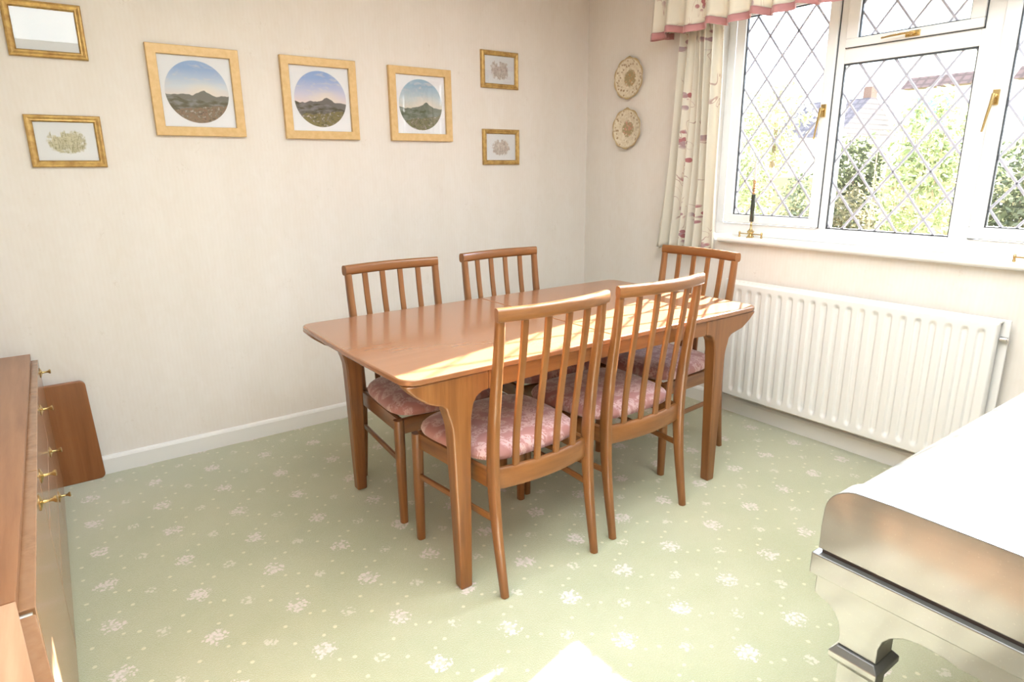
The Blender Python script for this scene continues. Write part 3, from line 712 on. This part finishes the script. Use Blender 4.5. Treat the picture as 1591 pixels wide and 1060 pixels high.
for px in (PX0+.0325, PX1-.0325):
    for py in (-2.7745, PY1+.0995):
        lg = MB()
        def sq(h, z): return [Vector((px+a*h, py+c*h, z)) for a, c in ((-1, -1), (1, -1), (1, 1), (-1, 1))]
        lg.rings([sq(.021, 0), (sq(.024, .05)), sq(.030, .395), sq(.030, .405)])
        l_ = ppart(lg, 'leg', M_piano, bevel=.002)
        cl = MB().rings([sq(.0305, .400), sq(.041, .412), sq(.044, .416), sq(.044, .428), sq(.034, .4395)])
        cl.build('collar', M_piano, l_, bevel=.002, org=pn.location)

# ------------------------------------------------------------------ garden
def leafy(name, blobs, n, size, cols, label, cat, stems=None, group=None, seed=1):
    rnd = random.Random(seed); m = MB(); 
    x0 = sum(b[0][0] for b in blobs)/len(blobs); y0 = sum(b[0][1] for b in blobs)/len(blobs)
    o = empty(name, (x0, y0, GZ), label, cat, group)
    tot = sum(b[1][0]*b[1][1]*b[1][2] for b in blobs)
    for c, r in blobs:
        k = int(n*r[0]*r[1]*r[2]/tot)
        for _ in range(k):
            while True:
                p = Vector((rnd.uniform(-1, 1), rnd.uniform(-1, 1), rnd.uniform(-1, 1)))
                if .25 < p.length < 1: break
            p = Vector((p.x*r[0], p.y*r[1], p.z*r[2]))+Vector(c)-o.location
            a = Vector((rnd.uniform(-1, 1), rnd.uniform(-1, 1), rnd.uniform(-1, .4))).normalized(); b_ = a.cross(Vector((rnd.uniform(-1, 1), rnd.uniform(-1, 1), rnd.uniform(-1, 1)))).normalized()
            s = size*rnd.uniform(.6, 1.3)
            m.add([p, p+a*s*.5+b_*s*.22, p+a*s, p+a*s*.5-b_*s*.22], [(0, 1, 2, 3)])
    t = NT(name+'_leaf'); nz = t.noise(t.coord((5, 5, 5)), 1.0, 3, .6); c = t.mix(t.step(nz, .35, .65), cols[0], cols[1]); t.base(c); t.set(rough=.6)
    tr = t.n('ShaderNodeBsdfTranslucent'); t.l(c, tr.inputs[0]); mx = t.n('ShaderNodeMixShader'); mx.inputs[0].default_value = .45
    t.l(t.b.outputs[0], mx.inputs[1]); t.l(tr.outputs[0], mx.inputs[2]); t.l(mx.outputs[0], t.out.inputs[0])
    m.build('foliage', t.m, o, smooth=False, fix=False)
    st = MB()
    for (a, b_, r) in (stems or [((x0, y0, GZ), (x0, y0, blobs[0][0][2]), .03)]):
        a = Vector(a)-o.location; b_ = Vector(b_)-o.location; st.tube([a, a.lerp(b_, .5)+Vector((.02, .03, 0)), b_], [r, r*.8, r*.4], 8)
    st.build('stem', plain(name+'_bark', (.25, .18, .12), .8), o)
    return o
GZ = -.30
def lawn():
    t = NT('lawn'); n = t.noise(t.coord((2, 2, 2)), 1.0, 5, .7); t.base(t.mix(n, (.24, .26, .09), (.40, .38, .18))); t.set(rough=.9); return t.m
g = MB().span((.25, -14, GZ-.1), (40, 30, GZ)).build('garden_lawn', lawn(), smooth=False); g['kind'] = 'structure'
G1, G2, G3 = ((.13, .16, .06), (.27, .29, .14)), ((.055, .07, .035), (.12, .13, .07)), ((.13, .115, .06), (.22, .19, .11))
leafy('bamboo', [((3.0, -.78, .95), (.32, .30, .60)), ((3.1, -.76, 1.50), (.30, .30, .42)), ((3.0, -.80, .2), (.3, .30, .5))], 4200, .068, G1, 'feathery green bamboo outside the middle pane', 'bamboo',
      stems=[((3.0+.05*k, -.85+.10*k, GZ), (3.0+.06*k, -.9+.13*k, 1.6), .011) for k in range(6)], seed=3)
leafy('shrub', [((3.4, 1.06, .95), (.30, .22, .50)), ((3.4, 1.16, 1.55), (.28, .20, .55)), ((3.4, 1.0, .2), (.3, .3, .5))], 3600, .06, G1, 'tall light green shrub at the left side of the left pane', 'shrub', seed=4)
leafy('shrub', [((3.0, .30, 1.0), (.16, .16, .26)), ((3.0, .28, .5), (.2, .2, .45))], 1500, .06, G2, 'small dark evergreen shrub at the right of the left pane', 'shrub', seed=5)
leafy('hedge_bush', [((4.6, .62, 1.32), (.4, .34, .34)), ((4.6, .55, .7), (.4, .4, .5))], 3000, .08, G2, 'dark rounded bush at the left edge of the middle pane', 'bush', seed=6)
leafy('shrub', [((3.9, .22, .62), (.3, .42, .50)), ((3.9, .1, .2), (.3, .5, .4))], 2400, .075, G3, 'brownish dry shrub at the foot of the middle pane', 'shrub', seed=7)
leafy('hedge_bush', [((4.2, -1.12, 1.15), (.4, .38, .42)), ((4.2, -1.15, .6), (.45, .45, .5))], 3200, .08, G2, 'dark green bush outside the right pane', 'bush', seed=8)
leafy('hedge_bush', [((5.2, -1.35, 1.5), (.5, .5, .35)), ((5.2, -1.35, .8), (.5, .5, .7))], 2600, .10, G3, 'olive brown bush behind the dark bush at the right pane', 'bush', seed=9)
leafy('tree', [((9.5, 4.75, 2.3), (.6, .7, .7)), ((9.5, 4.8, 1.3), (.6, .7, .8))], 1500, .16, ((.28, .30, .18), (.40, .40, .26)), 'hazy distant tree beyond the left pane', 'tree', seed=10, stems=[((9.5, 4.75, GZ), (9.5, 4.75, 2.2), .09)])
def fence():
    o = empty('garden_fence', (6.4, .5, GZ), 'weathered timber panel fence across the garden', 'fence')
    t = NT('fence_wood'); n = t.noise(t.coord((30, 3, 3)), 1.0, 4, .6); t.base(t.mix(n, (.34, .27, .15), (.50, .41, .24))); t.set(rough=.85)
    for k in range(6):
        y = 4.6-1.8*k; m = MB()
        for j in range(11): m.box((0+.012*(j % 2), y-.9-.5, .12+.125*j), (.02, 1.70, .135))
        m.build('panel', t.m, o, smooth=False)
    for k in range(7):
        y = 4.6-1.8*k; MB().span((-.05, y-.55, 0), (.05, y-.45, 1.55)).build('post', t.m, o, smooth=False)
fence()
def rooftile(name, a, b):
    t = NT(name); x, y, z = t.xyz(t.coord()); s = t.math('SINE', t.math('MULTIPLY', z, 2*PI/.16)); q = t.math('SINE', t.math('MULTIPLY', y, 2*PI/.22)); t.base(t.mix(t.step(t.math('MAXIMUM', s, q), .3, .9), a, b)); t.set(rough=.8); return t.m
M_render = plain('house_render', (.80, .78, .74), .8); M_roofa = rooftile('roof_tiles_grey', (.16, .14, .17), (.10, .09, .11)); M_roofb = rooftile('roof_tiles_brown', (.20, .13, .13), (.12, .08, .08)); M_hglass = plain('far_window_glass', (.2, .27, .36), .15)
h1 = empty('house', (20, 9.35, GZ), 'grey-roofed neighbouring house with a chimney, seen at the left of the middle pane', 'house')
MB().span((-1.8, -1.2, 0), (1.8, .95, 2.6)).build('walls', M_render, h1, smooth=False)
MB().prism([(-2.1, 2.5), (2.1, 2.5), (0.2, 3.75), (-.2, 3.75)], -1.35, 1.1, 'xz').build('roof', M_roofa, h1, smooth=False)
MB().span((-.2, -1.34, 2.6), (.2, -1.08, 4.1)).build('chimney', plain('far_brick', (.16, .10, .09), .8), h1, smooth=False)
h2 = empty('house', (17, 4.65, GZ - .22), 'white rendered neighbouring house with a brown tile band, high behind the bamboo', 'house')
MB().span((0, -3.2, 0), (4, 1.1, 6.2)).build('walls', M_render, h2, smooth=False)
MB().prism([(-.45, 3.80), (0.05, 4.15), (0.05, 3.80)], -.65, 1.0, 'xz').build('roof', M_roofb, h2, smooth=False)
MB().prism([(-.45, 3.80), (0.05, 4.15), (0.05, 3.80)], -3.1, -1.55, 'xz').build('roof', M_roofb, h2, smooth=False)
for a, b in ((-.2, .85), (-2.9, -1.7)): 
    q = MB().span((-.04, a, 2.75), (.02, b, 3.65)).build('window', M_upvc, h2, smooth=False)
    MB().span((-.05, a+.08, 2.83), (-.03, b-.08, 3.57)).build('pane', M_hglass, q, smooth=False)
